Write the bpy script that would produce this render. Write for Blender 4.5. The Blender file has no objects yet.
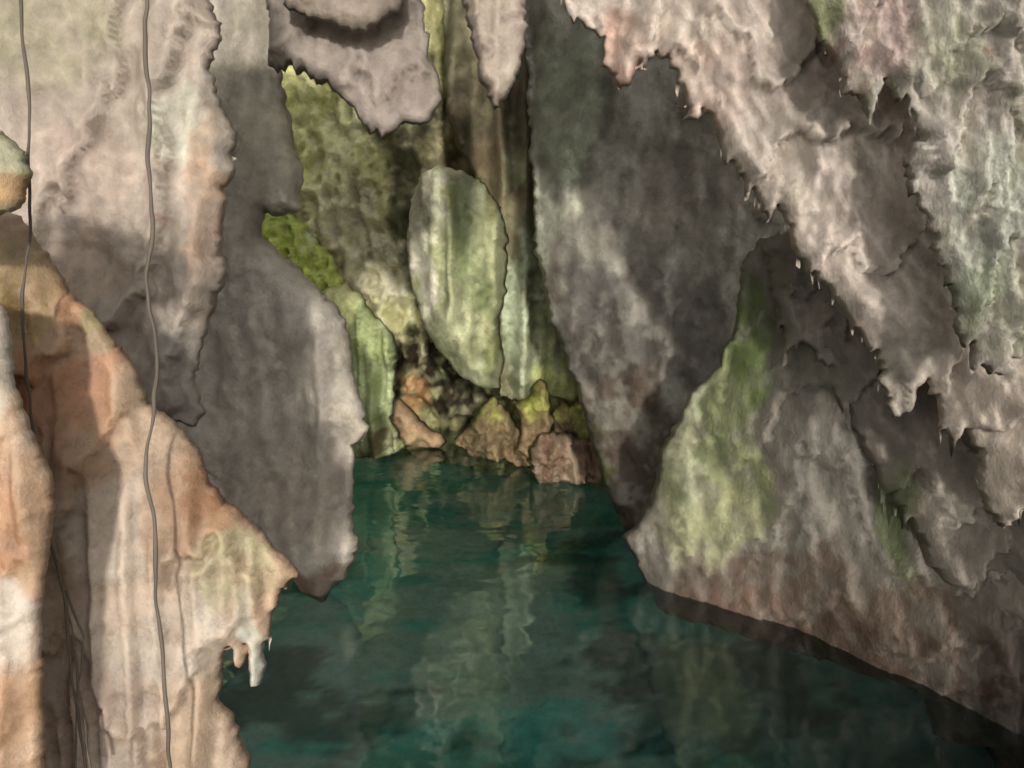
import bpy, math, numpy as np
from mathutils import Vector
from mathutils.geometry import delaunay_2d_cdt
rng=np.random.default_rng(7)
sc=bpy.context.scene
# ---------------------------------------------------------------- camera
CAMZ=2.0; PITCH=math.atan(0.134); F=1000.0
cam=bpy.data.cameras.new("camera"); co=bpy.data.objects.new("camera",cam); sc.collection.objects.link(co)
co.location=(0,0,CAMZ); co.rotation_euler=(math.pi/2-PITCH,0,0)
cam.sensor_width=36; cam.lens=36*F/1024; cam.clip_start=0.05; cam.clip_end=500
sc.camera=co
cp,sp=math.cos(PITCH),math.sin(PITCH)
def world(u,v,d):
    """bearing (u,v) + distance into the cave d (metres) -> world metres"""
    u=np.asarray(u,float);v=np.asarray(v,float)
    a=(384-v)/F
    dy=cp+sp*a; dz=-sp+cp*a; dx=(u-512)/F
    t=d/dy
    return np.stack([dx*t,dy*t,CAMZ+dz*t],-1)
# ---------------------------------------------------------------- noise
def _h(ix,iy,iz,seed):
    n=(ix*374761393+iy*668265263+iz*1274126177+seed*974634777)&0xffffffff
    n=((n^(n>>13))*1103515245)&0xffffffff
    n=((n^(n>>16))*2246822519)&0xffffffff
    return ((n^(n>>15))&0xffff)/65535.0
def vn(P,seed=0):
    f=np.floor(P);i=f.astype(np.int64);w=P-f;w=w*w*w*(w*(w*6-15)+10)
    r=0
    for a in (0,1):
        wa=w[:,0] if a else 1-w[:,0]
        for b in (0,1):
            wb=w[:,1] if b else 1-w[:,1]
            for c in (0,1):
                wc=w[:,2] if c else 1-w[:,2]
                r=r+wa*wb*wc*_h(i[:,0]+a,i[:,1]+b,i[:,2]+c,seed)
    return r*2-1
def fbm(P,o=4,seed=0,g=0.5):
    r=0;a=1;s=0
    for k in range(o):
        r=r+a*vn(P*(2.03**k)+k*17.3,seed+k);s+=a;a*=g
    return r/s
def ridge(P,o=3,seed=0):
    r=0;a=1;s=0
    for k in range(o):
        r=r+a*(1-np.abs(vn(P*(2.1**k)+k*9.1,seed+k))*1.6);s+=a;a*=.5
    return r/s
def sst(a,b,x):
    t=np.clip((x-a)/(b-a),0,1);return t*t*(3-2*t)
def C(h,k=1.0):
    c=np.array([int(h[i:i+2],16)/255 for i in (0,2,4)])
    return np.where(c<=.04045,c/12.92,((c+.055)/1.055)**2.4)*k
# ---------------------------------------------------------------- material
def rock_mat(name,rough=.75,bump=.5,fine=1.0,spec=.3,stain=True):
    m=bpy.data.materials.new(name);m.use_nodes=True;nt=m.node_tree;N=nt.nodes;L=nt.links
    b=N['Principled BSDF'];b.inputs['Specular IOR Level'].default_value=spec
    at=N.new('ShaderNodeAttribute');at.attribute_name='tint'
    tc=N.new('ShaderNodeTexCoord')
    def noise(s,d,r=.6,dist=0):
        n=N.new('ShaderNodeTexNoise');n.inputs['Scale'].default_value=s;n.inputs['Detail'].default_value=d;n.inputs['Roughness'].default_value=r;n.inputs['Distortion'].default_value=dist
        L.new(tc.outputs['Object'],n.inputs['Vector']);return n
    def rng_(src,a,b_,c,d):
        r=N.new('ShaderNodeMapRange');r.inputs[1].default_value=a;r.inputs[2].default_value=b_;r.inputs[3].default_value=c;r.inputs[4].default_value=d
        L.new(src,r.inputs[0]);return r.outputs[0]
    def mul(c,f):
        x=N.new('ShaderNodeMix');x.data_type='RGBA';x.blend_type='MULTIPLY';x.inputs[0].default_value=1
        L.new(c,x.inputs[6]);L.new(f,x.inputs[7]);return x.outputs[2]
    n2=noise(18*fine,7,.76)
    c=mul(at.outputs['Color'],rng_(n2.outputs[0],.34,.64,.80,1.14))
    if stain:
        n3=noise(4.5*fine,5,.65,.8)
        c=mul(c,rng_(n3.outputs[0],.40,.45,.90,1.0))
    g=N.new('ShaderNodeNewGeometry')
    c=mul(c,rng_(g.outputs['Pointiness'],.40,.53,.6,1.08))  # cavity shade mixed into the colour, ridges lightened
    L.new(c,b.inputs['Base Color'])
    L.new(rng_(n2.outputs[0],.4,.6,rough-.15,rough+.15),b.inputs['Roughness'])
    bp=N.new('ShaderNodeBump');bp.inputs['Strength'].default_value=bump;bp.inputs['Distance'].default_value=.035/fine
    L.new(n2.outputs[0],bp.inputs['Height']);L.new(bp.outputs[0],b.inputs['Normal'])
    return m
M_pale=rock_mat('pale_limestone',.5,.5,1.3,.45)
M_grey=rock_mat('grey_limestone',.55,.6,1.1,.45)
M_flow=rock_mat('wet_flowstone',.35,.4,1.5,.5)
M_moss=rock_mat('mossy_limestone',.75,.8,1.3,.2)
# ---------------------------------------------------------------- formation builder
def seg_dist(P,poly):
    A=poly;B=np.roll(poly,-1,0);D=B-A;L2=(D**2).sum(1)+1e-9
    out=np.full(len(P),1e9)
    for s in range(0,len(P),4000):
        p=P[s:s+4000,None,:]
        t=np.clip(((p-A)*D).sum(2)/L2,0,1)
        q=A+t[...,None]*D-p
        out[s:s+4000]=np.sqrt((q**2).sum(2)).min(1)
    return out
def inside(P,poly):
    x,y=P[:,0],P[:,1];r=np.zeros(len(P),bool);n=len(poly);j=n-1
    for i in range(n):
        xi,yi=poly[i];xj,yj=poly[j]
        if yi!=yj:
            r^=((yi>y)!=(yj>y))&(x<(xj-xi)*(y-yi)/(yj-yi)+xi)
        j=i
    return r
def offs(P): return (P[...,0]<-50)|(P[...,0]>1074)|(P[...,1]<-50)|(P[...,1]>818)
def roughen(poly,step,jag,seed,drip):
    out=[];s=0.0;n=len(poly)
    Q=np.array(poly,float);ar=np.sum(Q[:,0]*np.roll(Q[:,1],-1)-np.roll(Q[:,0],-1)*Q[:,1]);sg=1 if ar>0 else -1
    for i in range(n):
        a=np.array(poly[i],float);b=np.array(poly[(i+1)%n],float)
        l=np.linalg.norm(b-a);off=offs(a)&offs(b);k=max(1,int(l/(step*(5 if off else 1))));nn=np.array([b[1]-a[1],a[0]-b[0]])/max(l,1e-6)*sg
        for q in range(k):
            p=a+(b-a)*q/k
            if not off:
                x=(s+l*q/k)
                t=np.array([[x/24.0,seed*3.7,0.5]])
                o=fbm(t,4,seed,.7)[0]*jag*1.9+(1-abs(vn(t*3.3,seed+5)[0])*2)*jag*.7
                p=p+nn*o
                if drip and nn[1]>.1:
                    w=max(0,1-abs(vn(np.array([[x/9.0,seed*1.3,2.2]]),seed+9)[0])*2.4)*max(0,.5+vn(np.array([[x/30.0,seed*2.3,7.2]]),seed+8)[0])
                    p=p+np.array([0,1])*drip*w
            out.append(p)
        s+=l
    return np.array(out)
def rock(name,poly,depth,mat,tint,blobs=(),sp_=4.5,bulge=.12,roll=.15,thick=.4,relief=.04,lump=3.0,flute=.0,ff=9.0,fx=.12,
         rid=.02,jag=2.5,seed=1,terr=0.0,tf=3.0,ta=0.0,shear=0.0,drip=0,gain=1.12):
    poly=roughen(poly,sp_*.85,jag,seed,drip)
    lo=poly.min(0);hi=poly.max(0)
    gx=np.arange(lo[0],hi[0],sp_);gy=np.arange(lo[1],hi[1],sp_*.87)
    X,Y=np.meshgrid(gx,gy);X=X+(np.arange(len(gy))%2)[:,None]*sp_*.5
    keep=np.ones(X.shape,bool);G=np.stack([X,Y],-1);o_=offs(G);r_,c_=np.indices(X.shape);keep[o_&((r_%4>0)|(c_%4>0))]=False
    P=G[keep]+rng.uniform(-.18,.18,(keep.sum(),2))*sp_
    P=P[inside(P,poly)];P=P[seg_dist(P,poly)>sp_*.5]
    nb=len(poly);allp=np.concatenate([poly,P])
    r=delaunay_2d_cdt([Vector(p) for p in allp],[(i,(i+1)%nb) for i in range(nb)],[],1,1e-4)
    V=np.array([tuple(p) for p in r[0]]);T=[tuple(f) for f in r[2]]
    u,v=V[:,0],V[:,1];s=seg_dist(V,poly);bd=s<.05
    d=depth(u,v)*np.ones(len(u))
    W=world(u,v,d);sm=s*d/1000
    prof=np.sqrt(np.clip(1-(1-np.clip(sm/roll,0,1))**2,0,1))
    Q=W.copy()
    k=np.clip(sm/.05,0,1)
    R=relief*1.3*fbm(Q*lump*np.array([1,1,.7]),5,seed,.54)
    if rid: R=R+rid*(ridge(Q*np.array([1.3,1,.9])*lump*1.6+fbm(Q*2,2,seed+3)[:,None]*.6,4,seed+11)-.3)
    if flute:
        Z=Q.copy();Z[:,0]+=shear*Z[:,2]+.06*fbm(Q*1.5,2,seed+7)
        R=R+flute*(ridge(Z*np.array([ff,1,ff*fx]),2,seed+21)-.4)
    if terr:
        f=(-(Q[:,2]*math.cos(ta)+Q[:,0]*math.sin(ta)))*tf+1.6*fbm(Q*np.array([2.2,2.2,1.2])*tf*.45,5,seed+71,.6)
        fr_=f-np.floor(f);am=.35+.65*(_h(np.floor(f).astype(np.int64),0*f.astype(np.int64),0*f.astype(np.int64),seed))
        R=R+terr*am*(fr_**1.6*(1-sst(.93,1,fr_))-.3)
    fr=W.copy();fr[:,1]-=bulge*prof+R*k
    bk=W.copy();bk[:,1]+=thick*(1-np.exp(-sm*1.1/thick))
    wu=u+26*fbm(Q*3,4,seed+31)*1.2+10*fbm(Q*14,3,seed+32);wv=v+30*fbm(Q*3,4,seed+41)*1.2+10*fbm(Q*14,3,seed+42)
    tint=[np.array(t) for t in tint]
    m=sst(-.25,.3,fbm(Q*np.array([2.2,2.2,1.1]),5,seed+51,.6))[:,None]
    col=tint[0]*(1-m)+tint[1]*m
    if len(tint)>2:
        m=sst(.05,.35,fbm(Q*np.array([4.5,4.5,1.6]),4,seed+52,.6))[:,None]; col=col*(1-m)+tint[2]*m
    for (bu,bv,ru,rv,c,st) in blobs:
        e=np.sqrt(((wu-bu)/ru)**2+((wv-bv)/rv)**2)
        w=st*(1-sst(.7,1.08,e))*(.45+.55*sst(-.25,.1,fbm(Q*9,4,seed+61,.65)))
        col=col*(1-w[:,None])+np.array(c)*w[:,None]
    col=col*(gain*(1+.28*fbm(Q*6,5,seed+91,.75)+.22*fbm(Q*np.array([9,9,1.5]),3,seed+93)))[:,None]
    if mat in (M_grey,M_pale): col=col*np.array([1.0,.995,.94])
    idx=np.arange(len(V));nbk=np.cumsum(~bd)-1+len(V)
    bidx=np.where(bd,idx,nbk)
    verts=np.concatenate([fr,bk[~bd]]);cols=np.concatenate([col,col[~bd]*.8])
    faces=[]
    for f in T:
        a,b,c=f
        if (V[b,0]-V[a,0])*(V[c,1]-V[a,1])-(V[b,1]-V[a,1])*(V[c,0]-V[a,0])<0: b,c=c,b
        faces.append((a,c,b))
        if not(bd[a] and bd[b] and bd[c]): faces.append((int(bidx[a]),int(bidx[b]),int(bidx[c])))
    return mesh(name,verts,faces,cols,mat)
def mesh(name,verts,faces,cols,mat):
    me=bpy.data.meshes.new(name);me.from_pydata([tuple(map(float,p)) for p in verts],[],faces);me.update()
    cols=np.clip(cols,.001,9);cols=cols*np.minimum(1,.8/cols.max(1))[:,None]
    at=me.color_attributes.new('tint','FLOAT_COLOR','POINT')
    at.data.foreach_set('color',np.concatenate([cols,np.ones((len(cols),1))],1).astype(np.float32).ravel())
    me.polygons.foreach_set('use_smooth',[True]*len(me.polygons))
    me.materials.append(mat)
    o=bpy.data.objects.new(name,me);sc.collection.objects.link(o);return o

OR=C('c8926c');CREAM=C('e8dac8');RUST=C('94563e');WH=C('dcdcca');PK=C('cab0a4')

# --- near left
rock('flowstone_drapery',[(-260,150),(0,212),(22,216),(38,240),(58,272),(78,300),(98,318),(118,345),(135,368),(150,402),(176,425),(200,448),(208,485),(240,512),(262,532),(280,552),(299,575),(283,588),(272,612),(266,645),(263,683),(254,684),(250,655),(246,640),(243,664),(236,664),(231,640),(222,655),(220,700),(234,716),(244,742),(256,790),(290,1000),(300,1350),(-260,1350)],
 lambda u,v:2.35-(u-150)*-.0007,M_flow,(C('c8ac90'),C('dac8b4'),C('c0a284')),
 [(60,330,70,90,OR,.8),(60,430,60,90,C('c08c66'),.7),(30,280,40,60,C('a4985e'),.6),(130,520,60,60,CREAM,.6),(200,520,50,70,C('bc9068'),.6),(170,600,80,60,CREAM,.6),(250,560,40,40,C('b8b088'),.7),(262,630,16,60,WH,.8),(100,700,90,80,C('ceb8a8'),.6),(215,480,22,30,C('a87454'),.6),(95,320,22,30,C('98a272'),.6)],
 sp_=3.8,bulge=.07,roll=.08,thick=.5,relief=.06,lump=3,flute=.06,ff=16,fx=.1,rid=.015,jag=3,seed=3,terr=.08,tf=2.5,ta=-.9,drip=14,gain=.74)
rock('flowstone_pillar',[(-220,250),(-5,300),(6,312),(12,345),(16,385),(32,432),(50,470),(56,508),(48,560),(40,610),(43,700),(44,790),(60,1300),(-220,1300)],
 lambda u,v:1.85,M_flow,(C('d8bc9c'),C('cba888'),CREAM),[(10,520,40,60,C('c08a60'),.6),(15,620,30,50,CREAM,.8),(5,400,20,50,WH,.5),(25,700,30,50,C('c99a74'),.5)],
 sp_=3.8,bulge=.06,roll=.06,thick=.4,relief=.03,flute=.05,ff=22,fx=.08,rid=.015,jag=2.5,seed=5,terr=.03,tf=5,gain=.8)
rock('rock_ledge',[(-200,60),(-5,128),(10,138),(24,152),(31,172),(28,200),(14,210),(0,214),(-200,260)],
 lambda u,v:1.8,M_pale,(C('d8c8b4'),C('c4bc98')),[(12,160,22,20,WH,.6),(20,195,20,15,C('c49468'),.7)],sp_=3.5,bulge=.05,roll=.05,relief=.04,lump=6,rid=.05,jag=3,seed=6,gain=.8)
rock('limestone_wall',[(-320,-260),(190,-260),(203,-40),(206,0),(216,14),(221,40),(206,70),(214,95),(231,125),(236,165),(223,195),(221,240),(225,272),(211,312),(200,350),(195,382),(204,412),(196,426),(170,418),(120,440),(60,640),(-320,700)],
 lambda u,v:3.1+(u-100)*.0008,M_pale,(C('b8aa9c'),C('cab8ac'),C('aca094')),
 [(60,40,80,60,C('b0aa88'),.6),(100,180,60,60,PK,.5),(190,130,30,50,WH,.5),(215,190,18,90,C('bd9474'),.5),(185,380,25,50,C('aaa29c'),.8),(90,260,50,40,C('bba290'),.5),(180,215,10,10,RUST,.4)],
 sp_=3.8,bulge=.06,roll=.08,thick=.6,relief=.09,lump=2.2,flute=.02,ff=8,fx=.2,rid=.04,jag=5,seed=8,terr=.12,tf=2.2,ta=-1.1,gain=.8)
# --- mid left
rock('hanging_limestone_slab',[(120,-260),(290,-260),(284,0),(277,65),(284,105),(298,150),(304,180),(298,212),(264,214),(262,235),(290,265),(320,290),(345,320),(352,370),(362,405),(366,430),(352,445),(351,500),(357,548),(348,575),(322,602),(303,592),(283,560),(240,520),(190,460),(100,440)],
 lambda u,v:5.75-(u-250)*.0006,M_grey,(C('a69c92'),C('b4aa9e'),C('968d84')),
 [(320,585,70,40,C('846250'),.85),(300,480,60,50,C('9c8e80'),.5),(260,100,60,120,C('8c8674'),.6),(355,430,12,40,C('c0b4a2'),.6),(280,300,70,60,C('b0aaa2'),.5)],
 sp_=4.2,bulge=.15,roll=.22,thick=.9,relief=.15,lump=1.6,flute=.04,ff=6,fx=.15,rid=.05,jag=3.5,seed=12,gain=1.15,terr=.06,tf=1.8,ta=-1)
rock('limestone_curtain',[(262,-260),(450,-260),(418,-30),(424,20),(431,60),(438,98),(428,122),(402,126),(380,139),(352,108),(330,84),(292,62),(270,66)],
 lambda u,v:5.1,M_grey,(C('a0948a'),C('b0a298'),C('90867c')),[(400,90,50,50,C('988a82'),.7)],
 sp_=4.2,bulge=.08,roll=.1,thick=.5,relief=.1,lump=2,flute=.02,ff=7,rid=.04,jag=4,seed=13,terr=.1,tf=2.5,drip=8,gain=.9)
rock('limestone_curtain',[(270,-260),(440,-260),(404,-2),(388,18),(366,33),(340,26),(318,18),(286,8)],
 lambda u,v:4.75,M_pale,(C('a8998c'),C('9c8f86')),[],sp_=4.5,bulge=.08,roll=.1,thick=.2,relief=.06,rid=.04,jag=3,seed=14,drip=8,gain=.8)
rock('stalactite',[(450,-260),(540,-260),(524,-10),(527,38),(516,74),(508,98),(495,110),(489,102),(481,72),(472,40),(461,0)],
 lambda u,v:4.2,M_pale,(C('c0b0a2'),C('b0a094')),[(495,60,20,60,C('c8baaa'),.6)],sp_=3.5,bulge=.09,roll=.1,thick=.2,relief=.06,lump=4,flute=.05,ff=14,rid=.03,jag=3.5,seed=15,terr=.05,tf=5,drip=6,gain=.8)

# --- back
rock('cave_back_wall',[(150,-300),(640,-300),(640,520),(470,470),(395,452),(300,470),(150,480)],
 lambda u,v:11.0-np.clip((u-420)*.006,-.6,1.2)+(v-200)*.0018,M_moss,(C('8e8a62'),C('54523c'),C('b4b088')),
 [(330,140,70,80,C('a0a070'),.5),(345,130,25,50,C('d8d6ac'),.7),(350,225,34,50,C('faf2d0'),.95),(385,265,24,34,C('f6eecc'),.85),(440,150,60,50,C('4c4838'),.8),(490,190,60,80,C('75664e'),.7),(430,370,60,60,C('1c150e'),.98),(410,410,25,30,C('a8835c'),.8)],  # pale calcite spots brightened in place of sun; hollow's darkness painted on
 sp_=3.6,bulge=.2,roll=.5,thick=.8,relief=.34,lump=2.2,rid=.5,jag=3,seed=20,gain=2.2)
rock('mossy_boulder',[(225,205),(268,212),(290,216),(308,228),(325,250),(338,268),(342,286),(325,292),(295,290),(225,300)],
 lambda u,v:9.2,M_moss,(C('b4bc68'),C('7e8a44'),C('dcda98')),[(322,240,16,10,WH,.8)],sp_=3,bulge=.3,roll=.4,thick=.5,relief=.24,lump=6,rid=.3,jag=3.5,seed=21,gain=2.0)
rock('flowstone_column',[(318,290),(345,284),(362,296),(376,318),(392,332),(397,360),(394,395),(390,420),(404,448),(380,458),(350,456),(335,440),(330,330)],
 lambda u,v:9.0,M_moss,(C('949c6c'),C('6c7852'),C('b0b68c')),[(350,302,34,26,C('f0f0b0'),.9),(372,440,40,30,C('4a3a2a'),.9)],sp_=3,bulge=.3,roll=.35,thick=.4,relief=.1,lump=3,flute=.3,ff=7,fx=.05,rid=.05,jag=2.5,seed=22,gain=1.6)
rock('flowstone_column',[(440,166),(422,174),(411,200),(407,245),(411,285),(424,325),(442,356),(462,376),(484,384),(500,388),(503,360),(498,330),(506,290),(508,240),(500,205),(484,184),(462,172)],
 lambda u,v:8.6,M_moss,(C('a6a880'),C('b8b89a'),C('8a885e')),[(418,260,14,110,C('f2ead0'),.95),(440,200,24,34,C('d8d4b8'),.8),(475,250,14,80,C('8e986c'),.7),(490,330,16,60,C('6a7044'),.8),(455,330,16,40,C('c8c8a0'),.6)],  # pale left rim and darker right side put side light into the colour
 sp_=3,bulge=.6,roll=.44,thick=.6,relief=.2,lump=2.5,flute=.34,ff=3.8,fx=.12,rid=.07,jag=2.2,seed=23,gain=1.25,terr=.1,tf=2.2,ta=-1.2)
rock('flowstone_column',[(440,-260),(600,-260),(600,300),(612,420),(580,405),(548,396),(520,400),(500,396),(496,340),(498,250),(488,200),(465,160),(445,110)],
 lambda u,v:9.1,M_moss,(C('827e60'),C('6c6650'),C('989878')),[(515,310,18,100,C('bcc4a4'),.85),(545,340,14,60,C('a0a880'),.7),(480,120,60,60,C('5a5040'),.8),(545,380,30,30,C('a4aa6c'),.7),(500,190,30,50,C('7a6850'),.6)],
 sp_=3.5,bulge=.3,roll=.4,thick=.6,relief=.2,lump=2,flute=.28,ff=4.5,fx=.1,rid=.1,jag=2,seed=24,gain=1.45)
SR=(C('8c7858'),C('6c5a44'),C('a09068'))
rock('shore_rocks',[(455,440),(468,426),(482,408),(494,397),(504,404),(514,420),(530,440),(600,440),(640,500),(600,480),(570,476),(530,466),(500,460),(470,455)],
 lambda u,v:9.1,M_moss,SR,[(495,412,16,18,C('a8a85c'),.9)],sp_=2.6,bulge=.2,roll=.2,thick=.6,relief=.24,lump=6,rid=.28,jag=3,seed=25,gain=.9)
rock('stalagmite',[(514,402),(528,398),(540,379),(549,395),(553,420),(548,452),(530,458),(516,450),(520,425)],
 lambda u,v:8.9,M_moss,SR,[(536,395,24,26,C('b8b860'),.9)],sp_=2.6,bulge=.2,roll=.15,thick=.3,relief=.16,lump=6,rid=.2,flute=.05,jag=2.5,seed=27,gain=1.0)
rock('stalagmite',[(553,410),(562,400),(572,404),(580,394),(592,402),(604,430),(606,460),(556,462)],
 lambda u,v:8.95,M_moss,SR,[(575,408,24,14,C('b8b864'),.9)],sp_=2.6,bulge=.2,roll=.15,thick=.3,relief=.16,lump=6,rid=.2,flute=.05,jag=2.5,seed=28,gain=1.0)
rock('boulder',[(531,452),(538,438),(552,431),(572,436),(590,444),(606,462),(612,484),(580,482),(560,484),(540,482),(530,470)],
 lambda u,v:8.6,M_moss,(C('9c7e66'),C('806450'),C('b09a80')),[],sp_=2.6,bulge=.2,roll=.2,thick=.3,relief=.2,lump=7,rid=.25,jag=3,seed=29,gain=.8)
rock('boulder',[(385,402),(400,400),(412,412),(430,428),(446,440),(440,447),(410,446),(385,452)],
 lambda u,v:10.0,M_moss,(C('b89c78'),C('9c8060')),[],sp_=3,bulge=.2,roll=.2,thick=.4,relief=.16,lump=5,rid=.12,jag=2,seed=26,gain=1.0)

# --- centre rock
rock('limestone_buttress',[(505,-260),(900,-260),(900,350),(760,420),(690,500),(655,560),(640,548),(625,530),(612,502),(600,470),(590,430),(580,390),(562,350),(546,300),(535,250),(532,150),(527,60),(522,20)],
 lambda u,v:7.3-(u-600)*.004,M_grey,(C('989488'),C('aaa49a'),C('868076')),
 [(560,110,40,80,C('b0b6a0'),.8),(548,200,22,80,C('c4c6b2'),.75),(640,330,95,75,C('5c5650'),.95),(630,450,60,90,C('54463a'),.92),(590,470,18,60,C('6c7440'),.6),(680,200,60,50,C('a0968c'),.6),(590,290,40,40,C('605a56'),.85),(625,520,30,30,C('44301f'),.85)],  # dark blobs paint the shade of the lower left-facing face
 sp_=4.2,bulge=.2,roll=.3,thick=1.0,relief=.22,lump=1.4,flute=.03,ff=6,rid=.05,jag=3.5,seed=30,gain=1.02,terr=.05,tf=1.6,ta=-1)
rock('limestone_wall',[(742,265),(760,240),(1300,200),(1300,1000),(1120,900),(1060,815),(1000,775),(985,745),(935,735),(926,694),(880,676),(820,658),(745,636),(690,622),(660,606),(645,585),(636,560),(622,538),(640,522),(655,485),(668,436),(692,398),(722,362),(738,320)],
 lambda u,v:5.9-(u-650)*.0052,M_grey,(C('989186'),C('a49b90'),C('868076')),
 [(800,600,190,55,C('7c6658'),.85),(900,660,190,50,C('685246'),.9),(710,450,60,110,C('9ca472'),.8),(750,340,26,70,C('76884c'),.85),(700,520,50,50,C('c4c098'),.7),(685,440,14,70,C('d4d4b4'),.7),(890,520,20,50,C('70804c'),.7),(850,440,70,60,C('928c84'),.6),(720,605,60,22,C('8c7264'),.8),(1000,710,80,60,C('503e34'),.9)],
 sp_=4.2,bulge=.15,roll=.25,thick=1.4,relief=.16,lump=1.7,flute=.03,ff=7,fx=.2,rid=.06,jag=3.5,seed=31,terr=.08,tf=2,gain=.72)
rock('limestone_curtain',[(765,240),(1250,150),(1250,680),(1100,690),(1030,650),(1008,632),(996,606),(975,612),(955,590),(930,560),(915,520),(880,470),(860,440),(850,400),(838,378),(815,340),(795,330),(785,345),(775,300)],
 lambda u,v:4.75-(u-850)*.0045,M_grey,(C('a69c92'),C('b2a79c'),C('948c82')),
 [(890,490,25,50,C('7c8a58'),.6),(980,560,60,60,C('b4a89c'),.6),(850,390,50,50,C('9c948e'),.6)],
 sp_=4.2,bulge=.06,roll=.1,thick=.5,relief=.13,lump=2.2,flute=.04,ff=9,fx=.15,rid=.05,jag=5,seed=32,shear=.4,terr=.12,tf=2.5,ta=-.7,drip=24,gain=.88)
rock('stalactite_curtain',[(540,-260),(1300,-260),(1300,640),(1100,560),(1030,480),(1018,510),(1004,530),(992,522),(984,500),(976,450),(964,428),(946,424),(936,392),(924,376),(912,405),(894,418),(884,396),(878,352),(862,330),(838,296),(815,270),(793,240),(784,214),(775,205),(766,222),(750,190),(728,150),(712,118),(700,108),(690,118),(684,90),(672,66),(655,52),(645,72),(636,62),(628,82),(617,90),(608,74),(602,40),(585,24),(570,12),(560,-40)],
 lambda u,v:4.9-(u-620)*.0032,M_pale,(C('c2b4a8'),C('d2c3b8'),C('b6aca0')),
 [(620,50,30,50,C('c8a090'),.7),(700,80,50,50,PK,.6),(800,150,80,60,C('bcb0a6'),.6),(880,300,60,70,C('c8bab0'),.6),(760,90,60,40,C('b0a098'),.6),(1000,450,50,70,C('bcaea0'),.6)],
 sp_=3.6,bulge=.07,roll=.08,thick=.5,relief=.11,lump=2.2,flute=.05,ff=8,fx=.18,rid=.04,jag=5,seed=33,shear=.6,terr=.15,tf=2.6,ta=-.8,drip=22,gain=.88)
rock('stalactite_cluster',[(790,-260),(1300,-260),(1300,420),(1060,330),(1022,345),(1010,372),(994,378),(980,366),(970,374),(966,340),(955,318),(950,290),(934,250),(928,215),(912,190),(905,160),(920,140),(910,100),(898,90),(884,78),(878,98),(866,112),(856,96),(842,94),(838,70),(820,40),(806,8)],
 lambda u,v:4.6-(u-620)*.0034,M_moss,(C('ccc0b2'),C('dad0c2'),C('bcb6a2')),
 [(980,220,50,90,C('d8dcc8'),.7),(950,40,40,60,C('a8ae84'),.5),(820,15,30,26,C('98a764'),.7),(1000,300,40,60,C('b4ba9a'),.5),(880,45,60,50,C('d0b8ac'),.85),(960,300,24,60,C('98a67c'),.4),(985,50,8,10,RUST,.8),(905,155,10,8,RUST,.8),(838,45,9,9,RUST,.8),(870,100,12,10,RUST,.6)],
 sp_=3.6,bulge=.06,roll=.08,thick=.3,relief=.09,lump=5,flute=.02,ff=10,rid=.07,jag=5,seed=34,terr=.08,tf=3.2,ta=-.5,drip=18,gain=.92)

# ---------------------------------------------------------------- enclosing shell
def shell():
    path=np.array([(-5.5,1.5),(-3.6,3.5),(-4.4,6.5),(-4.6,9.5),(-3,12),(0,12.8),(2.6,11.2),(3.6,8),(3.6,5),(3.6,3.0),(5.5,1.5)],float)
    seg=np.linalg.norm(np.diff(path,axis=0),axis=1);cs=np.r_[0,np.cumsum(seg)]
    t=np.arange(0,cs[-1],.12);x=np.interp(t,cs,path[:,0]);y=np.interp(t,cs,path[:,1])
    z=np.arange(-2.6,6.2,.12);X=np.tile(x,(len(z),1));Y=np.tile(y,(len(z),1));Z=np.tile(z[:,None],(1,len(x)))
    P=np.stack([X,Y,Z],-1).reshape(-1,3)
    n=fbm(P*1.1,5,77);n2=fbm(P*1.1+40,5,78)
    P[:,0]+=n*.6;P[:,1]+=n2*.6
    w=len(x);F_=[(r*w+c,r*w+c+1,(r+1)*w+c+1,(r+1)*w+c) for r in range(len(z)-1) for c in range(w-1)]
    m=sst(-.2,.3,fbm(P*1.5,4,79))[:,None]
    mesh('cave_wall',P,F_,C('8c8072')*(1-m)+C('6c6658')*m,M_grey)
    g=.13;xs=np.arange(-6,6,g);ys=np.arange(2.6,14.5,g);X,Y=np.meshgrid(xs,ys)
    P=np.stack([X.ravel(),Y.ravel(),np.full(X.size,5.6)],1)
    P[:,2]+=.5*fbm(P*.9,5,80)+.15*ridge(P*2,3,81)
    hole=(np.abs((P[:,0]+1.2)/3.6)**3+np.abs((P[:,1]-7.8)/4.3)**3+.4*fbm(P*1.3,3,82)<1)
    w=len(xs);F_=[]
    for r in range(len(ys)-1):
        for c in range(w-1):
            q=(r*w+c,r*w+c+1,(r+1)*w+c+1,(r+1)*w+c)
            if not all(hole[list(q)]): F_.append(q[::-1])
    m=sst(-.2,.3,fbm(P*1.5,4,83))[:,None]
    o=mesh('cave_ceiling',P,F_,C('a09488')*(1-m)+C('7c7468')*m,M_grey)
shell()
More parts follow.
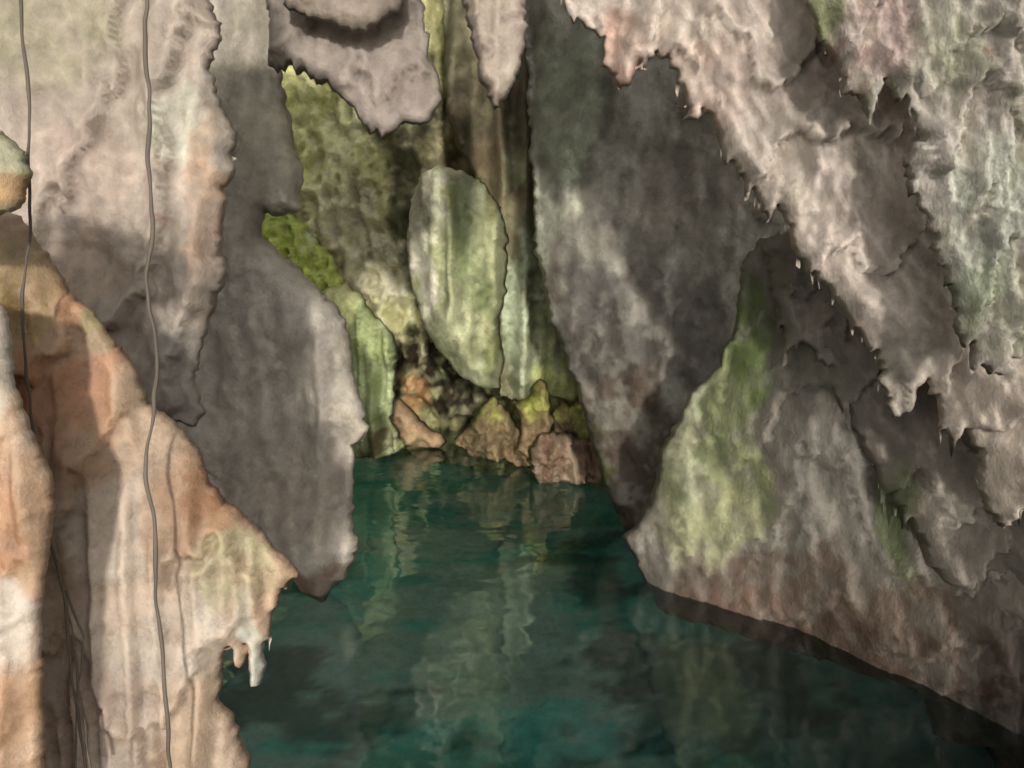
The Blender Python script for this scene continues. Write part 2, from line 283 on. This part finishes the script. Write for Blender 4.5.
# ---------------------------------------------------------------- pool: nearly level silt floor, shallows at the back with the lit turquoise glow painted in, dark deep water near the mouth
g=.06;xs=np.arange(-5,5,g);ys=np.arange(.3,13,g);X,Y=np.meshgrid(xs,ys)
P=np.stack([X.ravel(),Y.ravel(),np.zeros(X.size)],1)
x_,y_=P[:,0],P[:,1]
wx=x_+.9*fbm(P*.7,4,88);wy=y_+1.6*fbm(P*.7,5,89,.6)
P[:,2]=np.interp(y_,[0,5,9,13],[-1.5,-1.3,-.55,-.2])+.06*fbm(P*np.array([1.5,2.2,1]),4,90)
w=len(xs);F_=[(r*w+c,r*w+c+1,(r+1)*w+c+1,(r+1)*w+c) for r in range(len(ys)-1) for c in range(w-1)]
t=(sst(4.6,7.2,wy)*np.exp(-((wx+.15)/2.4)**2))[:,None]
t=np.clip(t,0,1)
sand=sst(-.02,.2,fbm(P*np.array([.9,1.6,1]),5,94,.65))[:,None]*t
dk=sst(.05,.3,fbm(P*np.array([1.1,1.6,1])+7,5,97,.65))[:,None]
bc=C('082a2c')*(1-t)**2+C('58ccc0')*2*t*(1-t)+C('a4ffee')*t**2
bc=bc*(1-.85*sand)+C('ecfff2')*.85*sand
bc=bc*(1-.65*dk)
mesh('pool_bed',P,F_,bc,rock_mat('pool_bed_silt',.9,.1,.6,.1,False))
me=bpy.data.meshes.new('water');me.from_pydata([(-6,.2,0),(6,.2,0),(6,13.2,0),(-6,13.2,0)],[],[(0,1,2,3)])
wo=bpy.data.objects.new('water',me);sc.collection.objects.link(wo)
m=bpy.data.materials.new('pool_water');m.use_nodes=True;nt=m.node_tree;N=nt.nodes;L=nt.links
N.remove(N['Principled BSDF']);out=N['Material Output']
fr=N.new('ShaderNodeFresnel');fr.inputs[0].default_value=1.38
tr=N.new('ShaderNodeBsdfTransparent');tr.inputs[0].default_value=(.9,1,.99,1)
gl=N.new('ShaderNodeBsdfGlossy');gl.inputs['Roughness'].default_value=.02;gl.inputs['Color'].default_value=(.9,1,.97,1)
mx=N.new('ShaderNodeMixShader');L.new(fr.outputs[0],mx.inputs[0]);L.new(tr.outputs[0],mx.inputs[1]);L.new(gl.outputs[0],mx.inputs[2]);L.new(mx.outputs[0],out.inputs[0])
tc=N.new('ShaderNodeTexCoord');n=N.new('ShaderNodeTexNoise');n.inputs['Scale'].default_value=2.6;n.inputs['Detail'].default_value=2
L.new(tc.outputs['Object'],n.inputs['Vector']);b=N.new('ShaderNodeBump');b.inputs['Strength'].default_value=.14;b.inputs['Distance'].default_value=.08
L.new(n.outputs[0],b.inputs['Height']);L.new(b.outputs[0],gl.inputs['Normal'])
me.materials.append(m)
# ---------------------------------------------------------------- hanging roots
rm=bpy.data.materials.new('root_bark');rm.use_nodes=True;bb=rm.node_tree.nodes['Principled BSDF'];nn=rm.node_tree.nodes.new('ShaderNodeTexNoise');nn.inputs['Scale'].default_value=30
rr=rm.node_tree.nodes.new('ShaderNodeValToRGB');rr.color_ramp.elements[0].color=(.05,.04,.03,1);rr.color_ramp.elements[1].color=(.2,.16,.12,1)
rm.node_tree.links.new(nn.outputs[0],rr.inputs[0]);rm.node_tree.links.new(rr.outputs[0],bb.inputs['Base Color']);bb.inputs['Roughness'].default_value=.8
def root(pts,rad,sd):
    cu=bpy.data.curves.new('hanging_root','CURVE');cu.dimensions='3D';cu.bevel_depth=rad;cu.bevel_resolution=3
    Pp=np.array(pts,float);cs=np.r_[0,np.cumsum(np.linalg.norm(np.diff(Pp[:,:2],axis=0),axis=1))];t=np.arange(0,cs[-1],17)
    U=np.interp(t,cs,Pp[:,0]);V_=np.interp(t,cs,Pp[:,1]);D=np.interp(t,cs,Pp[:,2])
    q=np.stack([t/60,t*0+sd,t*0],1);W=world(U+7*fbm(q,4,sd,.6),V_,D)
    s=cu.splines.new('BEZIER');s.bezier_points.add(len(W)-1)
    rv=.9+.35*vn(q*2.3,sd+4)
    for i,p in enumerate(W):
        bp=s.bezier_points[i];bp.co=p;bp.handle_left_type=bp.handle_right_type='AUTO';bp.radius=float(rv[i])
    cu.materials.append(rm);o=bpy.data.objects.new('hanging_root',cu);sc.collection.objects.link(o)
root([(18,-250,2.0),(20,0,2.0),(32,150,2.0),(24,300,2.05),(36,460,2.08),(62,600,2.08),(84,770,2.08),(90,1000,2.05)],.0036,1)
root([(142,-250,2.1),(145,0,2.1),(152,100,2.1),(148,240,2.1),(156,380,2.12),(149,470,2.12),(158,620,2.1),(172,770,2.08),(178,1000,2.05)],.0045,2)
root([(56,560,2.12),(66,620,2.1),(80,680,2.08),(92,790,2.08)],.003,3)
root([(68,590,2.1),(82,640,2.08),(78,720,2.08),(76,790,2.08)],.0025,4)
# ---------------------------------------------------------------- ground outside the mouth, unseen behind the viewer, added to bounce sun inside
g=1.0;xs=np.arange(-60,60,g*1.5);ys=np.arange(-120,-1.4,g*1.5);X,Y=np.meshgrid(xs,ys);P=np.stack([X.ravel(),Y.ravel(),np.full(X.size,.4)],1)
P[:,2]+=.3*fbm(P*.2,3,99);w=len(xs);F_=[(r*w+c,r*w+c+1,(r+1)*w+c+1,(r+1)*w+c) for r in range(len(ys)-1) for c in range(w-1)]
mesh('ground',P,F_,np.tile(C('c0b49c'),(len(P),1)),M_pale)
# ---------------------------------------------------------------- light
el=math.radians(10);az=math.radians(5)
sd=Vector((-math.sin(az)*math.cos(el),math.cos(az)*math.cos(el),-math.sin(el)))
sl=bpy.data.lights.new('sun','SUN');sl.energy=2.8;sl.angle=math.radians(2);sl.color=(1,.965,.91)  # low sun added in place of a flash-like front light
so=bpy.data.objects.new('sun',sl);sc.collection.objects.link(so);so.rotation_euler=sd.to_track_quat('-Z','Y').to_euler();so.location=(3,-6,12)
wd=bpy.data.worlds.new('World');sc.world=wd;wd.use_nodes=True;N=wd.node_tree.nodes;L=wd.node_tree.links
sk=N.new('ShaderNodeTexSky');sk.sky_type='NISHITA';sk.sun_disc=False;sk.sun_elevation=el;sk.sun_rotation=math.atan2(-sd.x,-sd.y);sk.dust_density=3
hs=N.new('ShaderNodeHueSaturation');hs.inputs['Saturation'].default_value=.05
L.new(sk.outputs[0],hs.inputs['Color']);L.new(hs.outputs[0],N['Background'].inputs[0]);N['Background'].inputs[1].default_value=.15
sc.view_settings.view_transform='Standard';sc.view_settings.look='None';sc.view_settings.exposure=0
